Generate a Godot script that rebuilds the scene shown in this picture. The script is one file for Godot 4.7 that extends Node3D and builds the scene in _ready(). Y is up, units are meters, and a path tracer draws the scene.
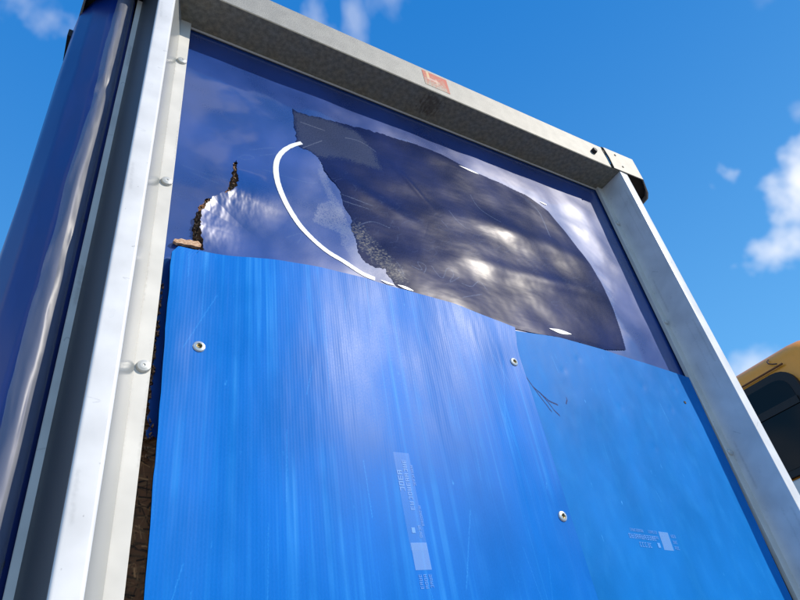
extends Node3D
# A blue information kiosk seen from close below: aluminium corner posts, a galvanised lintel,
# a torn blue display panel and two corrugated plastic sheets screwed over its lower half.

const FOCAL := 624.667            # of the 800 x 600 photograph, in pixels
const EYE := Vector3(0, 1.6, 0.8)
var cam_basis := Basis()
var rng := RandomNumberGenerator.new()
var M := {}                       # materials

# ---------------------------------------------------------------- pixel -> place
func ray(u: float, v: float) -> Vector3:
	return cam_basis * Vector3((u - 400.0) / FOCAL, -(v - 300.0) / FOCAL, -1.0)
func on_z(u: float, v: float, z := 0.0) -> Vector3:
	var d := ray(u, v)
	return EYE + d * ((z - EYE.z) / d.z)
func poly_z(a: Array, z := 0.0) -> PackedVector2Array:
	var out := PackedVector2Array()
	for i in range(0, a.size(), 2):
		var q := on_z(a[i], a[i + 1], z)
		out.append(Vector2(q.x, q.y))
	return out
func dist_line(p: Vector2, l: PackedVector2Array) -> float:
	var best := 1e9
	for i in l.size() - 1:
		best = minf(best, p.distance_to(Geometry2D.get_closest_point_to_segment(p, l[i], l[i + 1])))
	return best

# ---------------------------------------------------------------- nodes
func mesh_node(called: String, mesh: Mesh, m: Material, parent: Node) -> MeshInstance3D:
	var o := MeshInstance3D.new()
	o.name = called
	o.mesh = mesh
	o.material_override = m
	parent.add_child(o, true)
	return o
func thing(called: String, label: String, category: String, at := Vector3.ZERO, group := "") -> Node3D:
	var o := Node3D.new()
	o.name = called
	add_child(o, true)
	o.position = at
	o.set_meta("label", label)
	o.set_meta("category", category)
	if group: o.set_meta("group", group)
	return o

# ---------------------------------------------------------------- shapes
func new_st() -> SurfaceTool:
	var st := SurfaceTool.new()
	st.begin(Mesh.PRIMITIVE_TRIANGLES)
	return st
func tri(st: SurfaceTool, a: Vector3, b: Vector3, c: Vector3, na: Vector3, nb: Vector3, nc: Vector3) -> void:
	if (b - a).cross(c - a).dot(na + nb + nc) > 0.0:
		var t := b; b = c; c = t
		t = nb; nb = nc; nc = t
	for q in [[a, na], [b, nb], [c, nc]]:
		st.set_normal(q[1]); st.set_uv(Vector2(q[0].x, -q[0].y)); st.add_vertex(q[0])
func quad(st: SurfaceTool, a: Vector3, b: Vector3, c: Vector3, d: Vector3, n: Vector3) -> void:
	tri(st, a, b, c, n, n, n); tri(st, a, c, d, n, n, n)
# a box with all edges chamfered
func cbox(st: SurfaceTool, lo: Vector3, hi: Vector3, e := 0.001) -> void:
	var c := (lo + hi) * 0.5
	var h := (hi - lo) * 0.5
	e = minf(e, minf(h.x, minf(h.y, h.z)) * 0.9)
	var P := func(s: Vector3, keep: int) -> Vector3:
		var v := h - Vector3(e, e, e)
		v[keep] = h[keep]
		return c + s * v
	for ax in 3:
		var b := (ax + 1) % 3
		var d := (ax + 2) % 3
		for s in [-1.0, 1.0]:
			var n := Vector3.ZERO; n[ax] = s
			var q := []
			for k in [[-1.0, -1.0], [1.0, -1.0], [1.0, 1.0], [-1.0, 1.0]]:
				var v := Vector3.ZERO; v[ax] = s; v[b] = k[0]; v[d] = k[1]
				q.append(P.call(v, ax))
			quad(st, q[0], q[1], q[2], q[3], n)
			for t in [-1.0, 1.0]:      # the edges along d
				var n2 := Vector3.ZERO; n2[ax] = s; n2[b] = t
				var va := Vector3.ZERO; va[ax] = s; va[b] = t; va[d] = -1.0
				var vb := va; vb[d] = 1.0
				quad(st, P.call(va, ax), P.call(vb, ax), P.call(vb, b), P.call(va, b), n2.normalized())
	for sx in [-1.0, 1.0]:
		for sy in [-1.0, 1.0]:
			for sz in [-1.0, 1.0]:
				var s := Vector3(sx, sy, sz)
				var n := s.normalized()
				tri(st, P.call(s, 0), P.call(s, 1), P.call(s, 2), n, n, n)
func box_mesh(lo: Vector3, hi: Vector3, e := 0.001) -> ArrayMesh:
	var st := new_st()
	cbox(st, lo, hi, e)
	return st.commit()
# corners of a closed outline rounded to radius r
func rounded(p: PackedVector2Array, r: float, steps := 4) -> PackedVector2Array:
	var out := PackedVector2Array()
	for i in p.size():
		var a := p[(i + p.size() - 1) % p.size()]
		var b := p[i]
		var c := p[(i + 1) % p.size()]
		var k := minf(r, minf(a.distance_to(b), b.distance_to(c)) * 0.45)
		var s := b + (a - b).normalized() * k
		var e := b + (c - b).normalized() * k
		for j in steps + 1:
			var t := float(j) / steps
			out.append(s.lerp(b, t).lerp(b.lerp(e, t), t))
	return out
# a plan outline (x, z) pulled up from y0 to y1; crease: sharp corners or smooth ones
func pull(st: SurfaceTool, p: PackedVector2Array, y0: float, y1: float, smooth := false, caps := true) -> void:
	var area := 0.0
	for i in p.size():
		area += p[i].cross(p[(i + 1) % p.size()])
	var sgn := signf(area)
	var N := []
	for i in p.size():
		var d := (p[(i + 1) % p.size()] - p[i]).normalized()
		N.append(Vector3(d.y, 0, -d.x) * sgn)
	for i in p.size():
		var j := (i + 1) % p.size()
		var na: Vector3 = N[i]
		var nb: Vector3 = N[i]
		if smooth:
			na = (N[i] + N[(i + p.size() - 1) % p.size()]).normalized()
			nb = (N[i] + N[j]).normalized()
		var a := Vector3(p[i].x, y0, p[i].y)
		var b := Vector3(p[j].x, y0, p[j].y)
		var c := Vector3(p[j].x, y1, p[j].y)
		var d := Vector3(p[i].x, y1, p[i].y)
		tri(st, a, b, c, na, nb, nb); tri(st, a, c, d, na, nb, na)
	if caps:
		var ix := Geometry2D.triangulate_polygon(p)
		for k in range(0, ix.size(), 3):
			for yy in [[y0, Vector3.DOWN], [y1, Vector3.UP]]:
				tri(st, Vector3(p[ix[k]].x, yy[0], p[ix[k]].y), Vector3(p[ix[k + 1]].x, yy[0], p[ix[k + 1]].y), Vector3(p[ix[k + 2]].x, yy[0], p[ix[k + 2]].y), yy[1], yy[1], yy[1])
# a body turned about the z axis: profile of (radius, z)
func lathe(prof: Array, n := 20) -> ArrayMesh:
	var st := new_st()
	for i in n:
		var a0 := TAU * i / n
		var a1 := TAU * (i + 1) / n
		for k in prof.size() - 1:
			var p: Vector2 = prof[k]
			var q: Vector2 = prof[k + 1]
			var d := q - p
			var nr := Vector2(d.y, -d.x).normalized()
			if nr.length() < 0.5: continue
			nr = -nr
			var e0 := Vector3(cos(a0), sin(a0), 0)
			var e1 := Vector3(cos(a1), sin(a1), 0)
			var n0 := (e0 * nr.x + Vector3(0, 0, nr.y)).normalized()
			var n1 := (e1 * nr.x + Vector3(0, 0, nr.y)).normalized()
			var A := e0 * p.x + Vector3(0, 0, p.y)
			var B := e1 * p.x + Vector3(0, 0, p.y)
			var C := e1 * q.x + Vector3(0, 0, q.y)
			var D := e0 * q.x + Vector3(0, 0, q.y)
			if p.x > 1e-6: tri(st, A, B, C, n0, n1, n1)
			if q.x > 1e-6: tri(st, A, C, D, n0, n1, n0)
	return st.commit()
func tube(st: SurfaceTool, pts: Array, r: float, n := 8) -> void:
	for i in pts.size() - 1:
		var a: Vector3 = pts[i]
		var b: Vector3 = pts[i + 1]
		var d := (b - a).normalized()
		var u := d.cross(Vector3.UP if absf(d.y) < 0.9 else Vector3.RIGHT).normalized()
		var w := d.cross(u)
		for k in n:
			var n0 := u * cos(TAU * k / n) + w * sin(TAU * k / n)
			var n1 := u * cos(TAU * (k + 1) / n) + w * sin(TAU * (k + 1) / n)
			tri(st, a + n0 * r, a + n1 * r, b + n1 * r, n0, n1, n1)
			tri(st, a + n0 * r, b + n1 * r, b + n0 * r, n0, n1, n0)
# a sheet z = h(x, y) on a lattice of points x, y (given by two callables), cells kept or left out
func relief(nx: int, ny: int, at: Callable, height: Callable, keep: Callable, uv0: Vector2, uv1: Vector2, back := 0.0) -> ArrayMesh:
	var V := PackedVector3Array()
	var N := PackedVector3Array()
	var T := PackedVector2Array()
	var I := PackedInt32Array()
	V.resize((nx + 1) * (ny + 1)); N.resize(V.size()); T.resize(V.size())
	var w := nx + 1
	for j in ny + 1:
		for i in w:
			var q: Vector2 = at.call(float(i) / nx, float(j) / ny)
			V[j * w + i] = Vector3(q.x, q.y, height.call(q.x, q.y))
			T[j * w + i] = Vector2((q.x - uv0.x) / (uv1.x - uv0.x), 1.0 - (q.y - uv0.y) / (uv1.y - uv0.y))
	for j in ny + 1:
		for i in w:
			var a := V[j * w + mini(i + 1, nx)] - V[j * w + maxi(i - 1, 0)]
			var b := V[mini(j + 1, ny) * w + i] - V[maxi(j - 1, 0) * w + i]
			N[j * w + i] = a.cross(b).normalized()
	for j in ny:
		for i in nx:
			var k := j * w + i
			var m := (V[k] + V[k + w + 1]) * 0.5
			if not keep.call(m.x, m.y): continue
			I.append_array([k, k + w, k + w + 1, k, k + w + 1, k + 1])
	if back > 0.0:                                   # the rim and the back of a sheet of that thickness
		var n0 := V.size()
		for k in n0:
			V.append(V[k] - Vector3(0, 0, back)); N.append(-N[k]); T.append(T[k])
		var c := I.size()
		for k in range(0, c, 3):
			I.append_array([I[k] + n0, I[k + 2] + n0, I[k + 1] + n0])
		var rim := []
		for i in nx: rim.append([ny * w + i, ny * w + i + 1, Vector3.UP])
		for j in ny:
			rim.append([j * w, (j + 1) * w, Vector3.LEFT])
			rim.append([j * w + nx, (j + 1) * w + nx, Vector3.RIGHT])
		for e in rim:
			var s := V.size()
			var bk := Vector3(0, 0, back)
			V.append_array([V[e[0]], V[e[1]], V[e[1]] - bk, V[e[0]] - bk])
			N.append_array([e[2], e[2], e[2], e[2]])
			T.append_array([T[e[0]], T[e[1]], T[e[1]], T[e[0]]])
			I.append_array([s, s + 1, s + 2, s, s + 2, s + 3] if e[2].x < 0.5 else [s, s + 2, s + 1, s, s + 3, s + 2])
	var arr := []
	arr.resize(Mesh.ARRAY_MAX)
	arr[Mesh.ARRAY_VERTEX] = V; arr[Mesh.ARRAY_NORMAL] = N; arr[Mesh.ARRAY_TEX_UV] = T; arr[Mesh.ARRAY_INDEX] = I
	var mesh := ArrayMesh.new()
	mesh.add_surface_from_arrays(Mesh.PRIMITIVE_TRIANGLES, arr)
	return mesh
# a flat outline (x, y) with thickness in z
func plate(st: SurfaceTool, p: PackedVector2Array, z0: float, z1: float) -> void:
	var area := 0.0
	for i in p.size(): area += p[i].cross(p[(i + 1) % p.size()])
	for i in p.size():
		var a := p[i]
		var b := p[(i + 1) % p.size()]
		var d := (b - a).normalized()
		var n := Vector3(d.y, -d.x, 0) * signf(area)
		quad(st, Vector3(a.x, a.y, z0), Vector3(b.x, b.y, z0), Vector3(b.x, b.y, z1), Vector3(a.x, a.y, z1), n)
	var ix := Geometry2D.triangulate_polygon(p)
	for k in range(0, ix.size(), 3):
		for zz in [[z0, Vector3.FORWARD], [z1, Vector3.BACK]]:
			tri(st, Vector3(p[ix[k]].x, p[ix[k]].y, zz[0]), Vector3(p[ix[k + 1]].x, p[ix[k + 1]].y, zz[0]), Vector3(p[ix[k + 2]].x, p[ix[k + 2]].y, zz[0]), zz[1], zz[1], zz[1])

# ---------------------------------------------------------------- materials
func noise(freq: float, oct := 4, sd := 1, type := FastNoiseLite.TYPE_SIMPLEX_SMOOTH) -> FastNoiseLite:
	var n := FastNoiseLite.new()
	n.noise_type = type
	n.seed = sd
	n.frequency = freq
	n.fractal_octaves = oct
	n.fractal_type = FastNoiseLite.FRACTAL_FBM if oct > 1 else FastNoiseLite.FRACTAL_NONE
	return n
func tex(img: Image) -> ImageTexture:
	img.generate_mipmaps()
	return ImageTexture.create_from_image(img)
func noise_tex(freq: float, lo: Color, hi: Color, oct := 4, sd := 1, size := 512, type := FastNoiseLite.TYPE_SIMPLEX_SMOOTH) -> ImageTexture:
	var src := noise(freq, oct, sd, type).get_seamless_image(size, size)
	var img := Image.create(size, size, false, Image.FORMAT_RGB8)
	for y in size:
		for x in size:
			img.set_pixel(x, y, lo.lerp(hi, src.get_pixel(x, y).r))
	return tex(img)
func mat(c: Color, rough := 0.5, metal := 0.0, spec := 0.5) -> StandardMaterial3D:
	var m := StandardMaterial3D.new()
	m.albedo_color = c
	m.roughness = rough
	m.metallic = metal
	m.metallic_specular = spec
	return m
func stroke(img: Image, pts: PackedVector2Array, c: Color, width: float, jitter := 0.0) -> void:
	# a worn line: pts in pixels of the image
	for i in pts.size() - 1:
		var a := pts[i]
		var b := pts[i + 1]
		var n := maxi(1, int(a.distance_to(b) * 1.5))
		for k in n:
			var p := a.lerp(b, float(k) / n) + Vector2(rng.randf_range(-jitter, jitter), rng.randf_range(-jitter, jitter))
			var r := int(ceil(width))
			for dy in range(-r, r + 1):
				for dx in range(-r, r + 1):
					var x := int(p.x) + dx
					var y := int(p.y) + dy
					if x < 0 or y < 0 or x >= img.get_width() or y >= img.get_height(): continue
					var f := clampf(width + 0.5 - Vector2(x + 0.5, y + 0.5).distance_to(p), 0, 1) * c.a
					if f > 0.0:
						var o := img.get_pixel(x, y)
						img.set_pixel(x, y, Color(lerpf(o.r, c.r, f), lerpf(o.g, c.g, f), lerpf(o.b, c.b, f), maxf(o.a, f) if img.get_format() == Image.FORMAT_RGBA8 else 1.0))

func bent(p: PackedVector2Array) -> PackedVector2Array:
	var cv := Curve2D.new()
	cv.bake_interval = 2.0
	for i in p.size():
		var tan := (p[mini(i + 1, p.size() - 1)] - p[maxi(i - 1, 0)]) / 5.0
		cv.add_point(p[i], -tan, tan)
	return cv.get_baked_points()

func make_sky() -> void:
	var W := 2048
	var H := 1024
	var img := Image.create(W, H, false, Image.FORMAT_RGBF)
	var big := noise(1.5, 5, 11)
	var fine := noise(6.0, 5, 23)
	var wisp := noise(2.2, 5, 37)
	var heads := [   # direction of a cloud in the photograph: azimuth, elevation, half width, half height (degrees), density
		[77.2, 34.0, 5.2, 4.1, 1.05], [80.0, 31.0, 5.4, 3.8, 1.0], [72.4, 29.6, 4.6, 1.9, 0.8], [80.5, 37.6, 2.2, 1.2, 0.3], [64.5, 22.0, 4.5, 1.8, 0.5],
		[30.0, 62.0, 3.6, 3.6, 0.34], [36.0, 61.5, 2.4, 3.0, 0.28], [44.0, 62.5, 5.0, 1.6, 0.22], [-14.0, 57.5, 9.0, 2.4, 0.42]]
	var mirrored := [[169.0, 54.5, 6.5, 3.2], [157.5, 58.0, 6.0, 2.6], [171.0, 46.0, 6.0, 4.5], [151.0, 40.0, 6.0, 3.0], [136.0, 50.0, 7.0, 4.0], [121.0, 31.5, 10.0, 5.0], [117.5, 37.0, 4.0, 3.0], [140.0, 30.0, 6.0, 3.0]]
	for j in H:
		var el := (0.5 - (j + 0.5) / H) * 180.0
		if el < -1.0:
			continue
		var t := clampf(el / 90.0, 0.0, 1.0)
		var k := pow(1.0 - sin(deg_to_rad(maxf(el, 0.0))), 1.5)
		var base := Color(0.010, 0.165, 0.54).lerp(Color(0.22, 0.60, 1.02), k)
		for i in W:
			var az := wrapf((i + 0.5) / W * 360.0, -180.0, 180.0)
			var d := Vector3(sin(deg_to_rad(az)) * cos(deg_to_rad(el)), sin(deg_to_rad(el)), -cos(deg_to_rad(az)) * cos(deg_to_rad(el)))
			var f := big.get_noise_3dv(d * 1.6)
			var s := fine.get_noise_3dv(d * 2.0)
			var cover := clampf((f * 1.1 + s * 0.40 - 0.02) * 2.2, 0.0, 1.0) * 0.9
			# the part of the sky in the photograph: clouds where they stand
			var inside := clampf(1.0 - (absf(az - 32.0) - 50.0) / 14.0, 0.0, 1.0)
			if inside > 0.0:
				var c2 := 0.0
				for h in heads:
					var q := Vector2((az - h[0]) / h[2], (el - h[1]) / h[3])
					var r := q.length()
					if r < 2.2:
						c2 = maxf(c2, clampf((0.95 - r + s * 1.1 + wisp.get_noise_3dv(d * 3.0) * 0.5) * 0.9, 0.0, 1.0) * h[4])
				cover = lerpf(cover, clampf(c2, 0.0, 1.0), inside)
			# the clouds that the panel mirrors, behind the camera
			var behind := clampf(1.0 - (absf(az - 143.0) - 42.0) / 12.0, 0.0, 1.0) * clampf((el - 16.0) / 8.0, 0.0, 1.0) * clampf((72.0 - el) / 6.0, 0.0, 1.0)
			if behind > 0.0:
				var c3 := 0.0
				for h in mirrored:
					var r := Vector2((az - h[0]) / h[2], (el - h[1]) / h[3]).length()
					if r < 2.2:
						c3 = maxf(c3, clampf((1.0 - r + s * 1.1 + wisp.get_noise_3dv(d * 3.0) * 0.5) * 1.1, 0.0, 1.0))
				cover = lerpf(cover, c3, behind)
			var cl := Color(0.90, 0.92, 0.97)
			img.set_pixel(i, j, base.lerp(cl, cover))
	# below the horizon: the light the pale yard sends back
	for j in range(int(H * 0.5) + 1, H):
		for i in W:
			img.set_pixel(i, j, Color(0.22, 0.22, 0.21))
	var sm := PanoramaSkyMaterial.new()
	sm.panorama = ImageTexture.create_from_image(img)
	sm.energy_multiplier = 1.0
	var sky := Sky.new()
	sky.sky_material = sm
	var env := Environment.new()
	env.background_mode = Environment.BG_SKY
	env.sky = sky
	env.tonemap_mode = Environment.TONE_MAPPER_LINEAR
	env.tonemap_exposure = 1.18
	env.sdfgi_enabled = true
	env.ssao_enabled = true
	env.ssil_enabled = true
	var we := WorldEnvironment.new()
	we.name = "sky"
	we.environment = env
	add_child(we)

# ---------------------------------------------------------------- the kiosk's sizes
const PX0 := 0.09        # the display panel behind its strips
const PX1 := 1.45
const PY0 := 1.86
const PY1 := 3.012
const SOFFIT := 3.0135
const FRONT := 0.0952
const STRIP := 0.0156
var n_wave: FastNoiseLite
var n_small: FastNoiseLite
var n_edge: FastNoiseLite
var tear_line := PackedVector2Array()
var tear_hole := PackedVector2Array()
var flap_area := PackedVector2Array()
var film_area := PackedVector2Array()
var ridges := []

func panel_h(x: float, y: float) -> float:
	var h := n_wave.get_noise_2d(x, y) * 0.0029 + n_small.get_noise_2d(x * 0.6, y * 0.6) * 0.0003
	# fixed along the strips; bellied out a little towards the sheets below
	h *= smoothstep(0.0, 0.12, minf(minf(x - 0.12, 1.42 - x), 3.01 - y)) * 0.9 + 0.1
	h += 0.0085 * pow(clampf((3.0 - y) / 0.66, 0.0, 1.0), 2.0) * smoothstep(0.0, 0.2, minf(x - 0.12, 1.42 - x))
	if x > 0.17 and x < 0.42 and y < 2.62 and y > 2.2:
		var p := Vector2(x, y)
		if Geometry2D.is_point_in_polygon(p, flap_area):
			var d := dist_line(p, tear_line)
			var k := maxf(0.0, 1.0 - d / 0.115)
			h += 0.0165 * pow(k, 1.7) * smoothstep(2.585, 2.49, y) * (0.35 + 0.65 * smoothstep(0.0, 0.07, y - top_at(x))) * (1.0 + 0.05 * n_small.get_noise_2d(x * 2.0, y))
	# pressed back behind the sheets
	return lerpf(h, -0.003, smoothstep(-0.003, -0.025, y - top_at(x)) * smoothstep(0.125, 0.15, x))
func film_h(x: float, y: float) -> float:
	var h := panel_h(x, y) + 0.0006
	# puckered outwards where the sheets press on it below
	h += 0.0012 * pow(1.0 - smoothstep(0.0, 0.15, y - top_at(x)), 1.4) * (0.85 + 0.5 * n_wave.get_noise_2d(x * 0.8, 9.0)) * smoothstep(0.54, 0.70, x) * (1.0 - smoothstep(1.25, 1.36, x))
	var p := Vector2(x, y)
	for r in ridges:
		var a: Vector2 = r[0]
		var b: Vector2 = r[1]
		var d := b - a
		var t := clampf((p - a).dot(d) / d.length_squared(), 0.0, 1.0)
		var c := a + d * t
		var across: float = (p - c).dot(Vector2(-d.y, d.x).normalized())
		var along := sin(PI * clampf(((p - a).dot(d) / d.length_squared() + 0.12) / 1.24, 0.0, 1.0))
		h += r[3] * exp(-across * across / (r[2] * r[2])) * along
	h += n_small.get_noise_2d(x * 0.35, y * 1.2) * 0.00012 + n_small.get_noise_2d(x * 1.5 + 7.0, y * 4.0) * 0.00003
	return h
func panel_keep(x: float, y: float) -> bool:
	var p := Vector2(x + n_edge.get_noise_2d(x, y) * 0.004, y + n_edge.get_noise_2d(x + 9.0, y) * 0.004)
	if Geometry2D.is_point_in_polygon(p, tear_hole): return false
	if y < 1.995 + n_edge.get_noise_2d(x * 0.4, 3.0) * 0.03 - (x - 0.14) * 0.6 and x < 0.2: return false
	if y < 2.28 and x < 0.1305 + n_edge.get_noise_2d(y * 1.3, 7.0) * 0.004 - (y - 2.1) * 0.02: return false
	return true

func uv_px(pts: PackedVector2Array, img: Image) -> PackedVector2Array:
	var out := PackedVector2Array()
	for p in pts:
		out.append(Vector2((p.x - PX0) / (PX1 - PX0) * img.get_width(), (PY1 - p.y) / (PY1 - PY0) * img.get_height()))
	return out

func make_materials() -> void:
	M.white = mat(Color(0.88, 0.88, 0.88), 0.34)
	M.white.roughness_texture = noise_tex(0.02, Color(0.75, 0.75, 0.75), Color(1, 1, 1), 4, 3, 256)
	var wi := Image.create(512, 512, false, Image.FORMAT_RGB8)
	var wn := noise(0.01, 4, 41).get_seamless_image(512, 512)
	for y in 512:
		for x in 512:
			var v := 0.965 + (wn.get_pixel(x, y).r - 0.5) * 0.10
			wi.set_pixel(x, y, Color(v, v, v))
	for i in 26:
		var p := Vector2(rng.randf() * 512, rng.randf() * 512)
		stroke(wi, PackedVector2Array([p, p + Vector2(rng.randf_range(-1, 1), rng.randf_range(-1, 1))]), Color(0.25, 0.24, 0.23, rng.randf_range(0.3, 0.9)), rng.randf_range(0.2, 1.0))
	for i in 30:
		var p := Vector2(rng.randf() * 512, rng.randf() * 512)
		stroke(wi, PackedVector2Array([p, p + Vector2(rng.randf_range(-3, 3), rng.randf_range(30, 220))]), Color(0.55, 0.53, 0.49, rng.randf_range(0.01, 0.035)), rng.randf_range(0.5, 2.5), 2.0)
	for i in 22:
		var p := Vector2(rng.randf() * 512, rng.randf() * 512)
		stroke(wi, bent(PackedVector2Array([p, p + Vector2(rng.randf_range(-10, 10), rng.randf_range(-5, 5)), p + Vector2(rng.randf_range(-22, 22), rng.randf_range(-10, 10))])), Color(0.45, 0.45, 0.47, rng.randf_range(0.2, 0.5)), 0.35)
	M.white.albedo_texture = tex(wi)
	M.white.uv1_triplanar = true
	M.white.uv1_scale = Vector3(2, 2, 2)
	M.cream = mat(Color(0.87, 0.86, 0.83), 0.4)
	M.cream.albedo_texture = M.white.albedo_texture
	M.cream.uv1_triplanar = true
	M.cream.uv1_scale = Vector3(1.7, 1.7, 1.7)
	M.grey_trim = mat(Color(0.60, 0.61, 0.60), 0.22)
	M.dark_trim = mat(Color(0.24, 0.25, 0.27), 0.4)
	M.rivet = mat(Color(0.80, 0.80, 0.78), 0.38, 0.3)
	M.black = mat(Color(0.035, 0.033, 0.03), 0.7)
	M.dark_metal = mat(Color(0.12, 0.10, 0.09), 0.6, 0.2)
	# galvanised steel: crystals, grain, stains
	var s := 512
	var cells := noise(0.035, 1, 5, FastNoiseLite.TYPE_CELLULAR)
	cells.cellular_return_type = FastNoiseLite.RETURN_CELL_VALUE
	cells.domain_warp_enabled = true
	cells.domain_warp_amplitude = 14.0
	cells.domain_warp_frequency = 0.04
	var ci := cells.get_seamless_image(s, s)
	var gi := noise(0.22, 2, 6).get_seamless_image(s, s)
	var bi := noise(0.012, 4, 7).get_seamless_image(s, s)
	var img := Image.create(s, s, false, Image.FORMAT_RGB8)
	var rgh := Image.create(s, s, false, Image.FORMAT_RGB8)
	for y in s:
		for x in s:
			var c := ci.get_pixel(x, y).r
			var g := gi.get_pixel(x, y).r
			var b := bi.get_pixel(x, y).r
			var v := 0.57 + (c - 0.5) * 0.015 + (g - 0.5) * 0.28 + (b - 0.5) * 0.05
			img.set_pixel(x, y, Color(v, v * 0.992, v * 0.95))
			var r := 0.58 + (g - 0.5) * 0.2 + (c - 0.5) * 0.03
			rgh.set_pixel(x, y, Color(r, r, r))
	M.zinc = mat(Color(1, 1, 1), 1.0, 0.25)
	M.zinc.albedo_texture = tex(img)
	M.zinc.roughness_texture = tex(rgh)
	M.zinc.uv1_triplanar = true
	M.zinc.uv1_world_triplanar = true
	M.zinc.uv1_scale = Vector3(3.2, 3.2, 3.2)
	var gr := Image.create(s, s, false, Image.FORMAT_RGB8)  # grimy zinc for the underside, with its shade mixed into the colour
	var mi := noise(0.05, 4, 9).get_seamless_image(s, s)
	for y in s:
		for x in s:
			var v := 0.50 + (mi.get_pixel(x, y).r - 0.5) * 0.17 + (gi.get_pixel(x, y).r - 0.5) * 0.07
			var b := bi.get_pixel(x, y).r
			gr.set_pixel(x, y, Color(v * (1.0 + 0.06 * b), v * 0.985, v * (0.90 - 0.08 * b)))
	M.shaded_grime = mat(Color(1, 1, 1), 0.7)
	M.shaded_grime.albedo_texture = tex(gr)
	M.shaded_grime.uv1_triplanar = true
	M.shaded_grime.uv1_world_triplanar = true
	M.shaded_grime.uv1_scale = Vector3(2.6, 2.6, 2.6)
	# strand board behind the panel
	var ob := Image.create(512, 512, false, Image.FORMAT_RGB8)
	ob.fill(Color(0.50, 0.34, 0.22))
	for k in 2200:
		var p := Vector2(rng.randf() * 512, rng.randf() * 512)
		var a := rng.randf_range(-0.5, 0.5) + (PI / 2 if rng.randf() < 0.4 else 0.0)
		var d := Vector2(cos(a), sin(a)) * rng.randf_range(10, 46)
		var v := rng.randf_range(0.15, 1.0)
		stroke(ob, PackedVector2Array([p, p + d]), Color(0.80 * v, 0.60 * v, 0.40 * v, 0.6), rng.randf_range(0.4, 1.8), 0.5)
	M.strand = mat(Color(1, 1, 1), 0.85)
	M.strand.albedo_texture = tex(ob)
	M.strand.uv1_triplanar = true
	M.strand.uv1_scale = Vector3(3, 3, 3)
	M.splinter = mat(Color(1, 1, 1), 0.85)
	M.splinter.albedo_texture = noise_tex(0.06, Color(0.50, 0.30, 0.18), Color(1.0, 0.92, 0.80), 4, 31, 256)
	M.splinter.uv1_triplanar = true
	M.splinter.uv1_scale = Vector3(9, 40, 9)
	M.chips = mat(Color(1, 1, 1), 0.9)
	M.chips.albedo_texture = noise_tex(0.05, Color(0.10, 0.06, 0.04), Color(0.70, 0.55, 0.42), 4, 32, 256)
	M.chips.uv1_triplanar = true
	M.chips.uv1_scale = Vector3(30, 12, 30)
	# the printed panel
	var w := 1024
	var hh := int(w * (PY1 - PY0) / (PX1 - PX0))
	var blot := noise(0.006, 4, 51).get_image(w, hh)
	var dust := noise(0.35, 2, 52).get_image(w, hh)
	var pr := Image.create(w, hh, false, Image.FORMAT_RGB8)
	var prr := Image.create(w, hh, false, Image.FORMAT_RGB8)
	for y in hh:
		for x in w:
			var b := blot.get_pixel(x, y).r
			var d := dust.get_pixel(x, y).r
			var v := 0.90 + b * 0.2
			pr.set_pixel(x, y, Color(0.100 * v, 0.250 * v, 0.525 * v))
			var r := 0.32 + (b - 0.5) * 0.14 + (d - 0.5) * 0.06
			prr.set_pixel(x, y, Color(r, r, r))
	# glue left behind at the torn edge of the film, and scratches
	var patches := [[318, 205, 330, 201, 343, 215, 352, 235, 346, 238, 325, 228, 312, 222], [338, 225, 352, 232, 360, 255, 377, 270, 392, 286, 372, 280, 356, 268, 340, 246],
		[322, 158, 330, 190, 345, 216, 338, 218, 326, 196, 317, 172]]
	for a in patches:
		var pg := uv_px(poly_z(a), pr)
		var lo := pg[0]
		var hi := pg[0]
		for q in pg:
			lo = lo.min(q); hi = hi.max(q)
		for y in range(int(lo.y) - 3, int(hi.y) + 4):
			for x in range(int(lo.x) - 3, int(hi.x) + 4):
				var q := Vector2(x, y) + Vector2(n_edge.get_noise_2d(x * 0.05, y * 0.05), n_edge.get_noise_2d(x * 0.05 + 40, y * 0.05)) * 6.0
				if Geometry2D.is_point_in_polygon(q, pg) and rng.randf() < 0.75:
					var v := rng.randf_range(0.08, 0.34)
					pr.set_pixel(x, y, pr.get_pixel(x, y).lerp(Color(0.52, 0.52, 0.58), v))
					prr.set_pixel(x, y, Color(0.42, 0.42, 0.42))
	for a in [[182, 165, 205, 174, 228, 181], [238, 158, 246, 155, 254, 158, 246, 160, 240, 159], [260, 156, 280, 154], [262, 170, 300, 182, 318, 184], [190, 172, 222, 186],
		[285, 240, 300, 236, 296, 246], [250, 150, 275, 148]]:
		stroke(pr, bent(uv_px(poly_z(a), pr)), Color(0.45, 0.48, 0.62, 0.28), 0.6, 0.7)
	M.panel = mat(Color(1, 1, 1), 1.0)
	M.panel.albedo_texture = tex(pr)
	M.panel.roughness_texture = tex(prr)
	M.panel.metallic_specular = 0.44
	M.panel.clearcoat_enabled = true
	M.panel.clearcoat = 1.0
	M.panel.clearcoat_roughness = 0.08
	# the dark film: navy, scoured
	var fi := Image.create(w, hh, false, Image.FORMAT_RGB8)
	var fr := Image.create(w, hh, false, Image.FORMAT_RGB8)
	for y in hh:
		for x in w:
			var b := blot.get_pixel(x, y).r
			var d := dust.get_pixel(x, y).r
			var v := 0.85 + (b - 0.5) * 0.3 + (d - 0.5) * 0.25
			fi.set_pixel(x, y, Color(0.090 * v, 0.160 * v, 0.36 * v))
			var r := 0.30 + (b - 0.5) * 0.12 + (d - 0.5) * 0.10
			fr.set_pixel(x, y, Color(r, r, r))
	var pale := uv_px(poly_z([292, 112, 330, 121, 356, 132, 372, 150, 380, 170, 340, 158, 318, 158, 298, 146]), fi)
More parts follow.
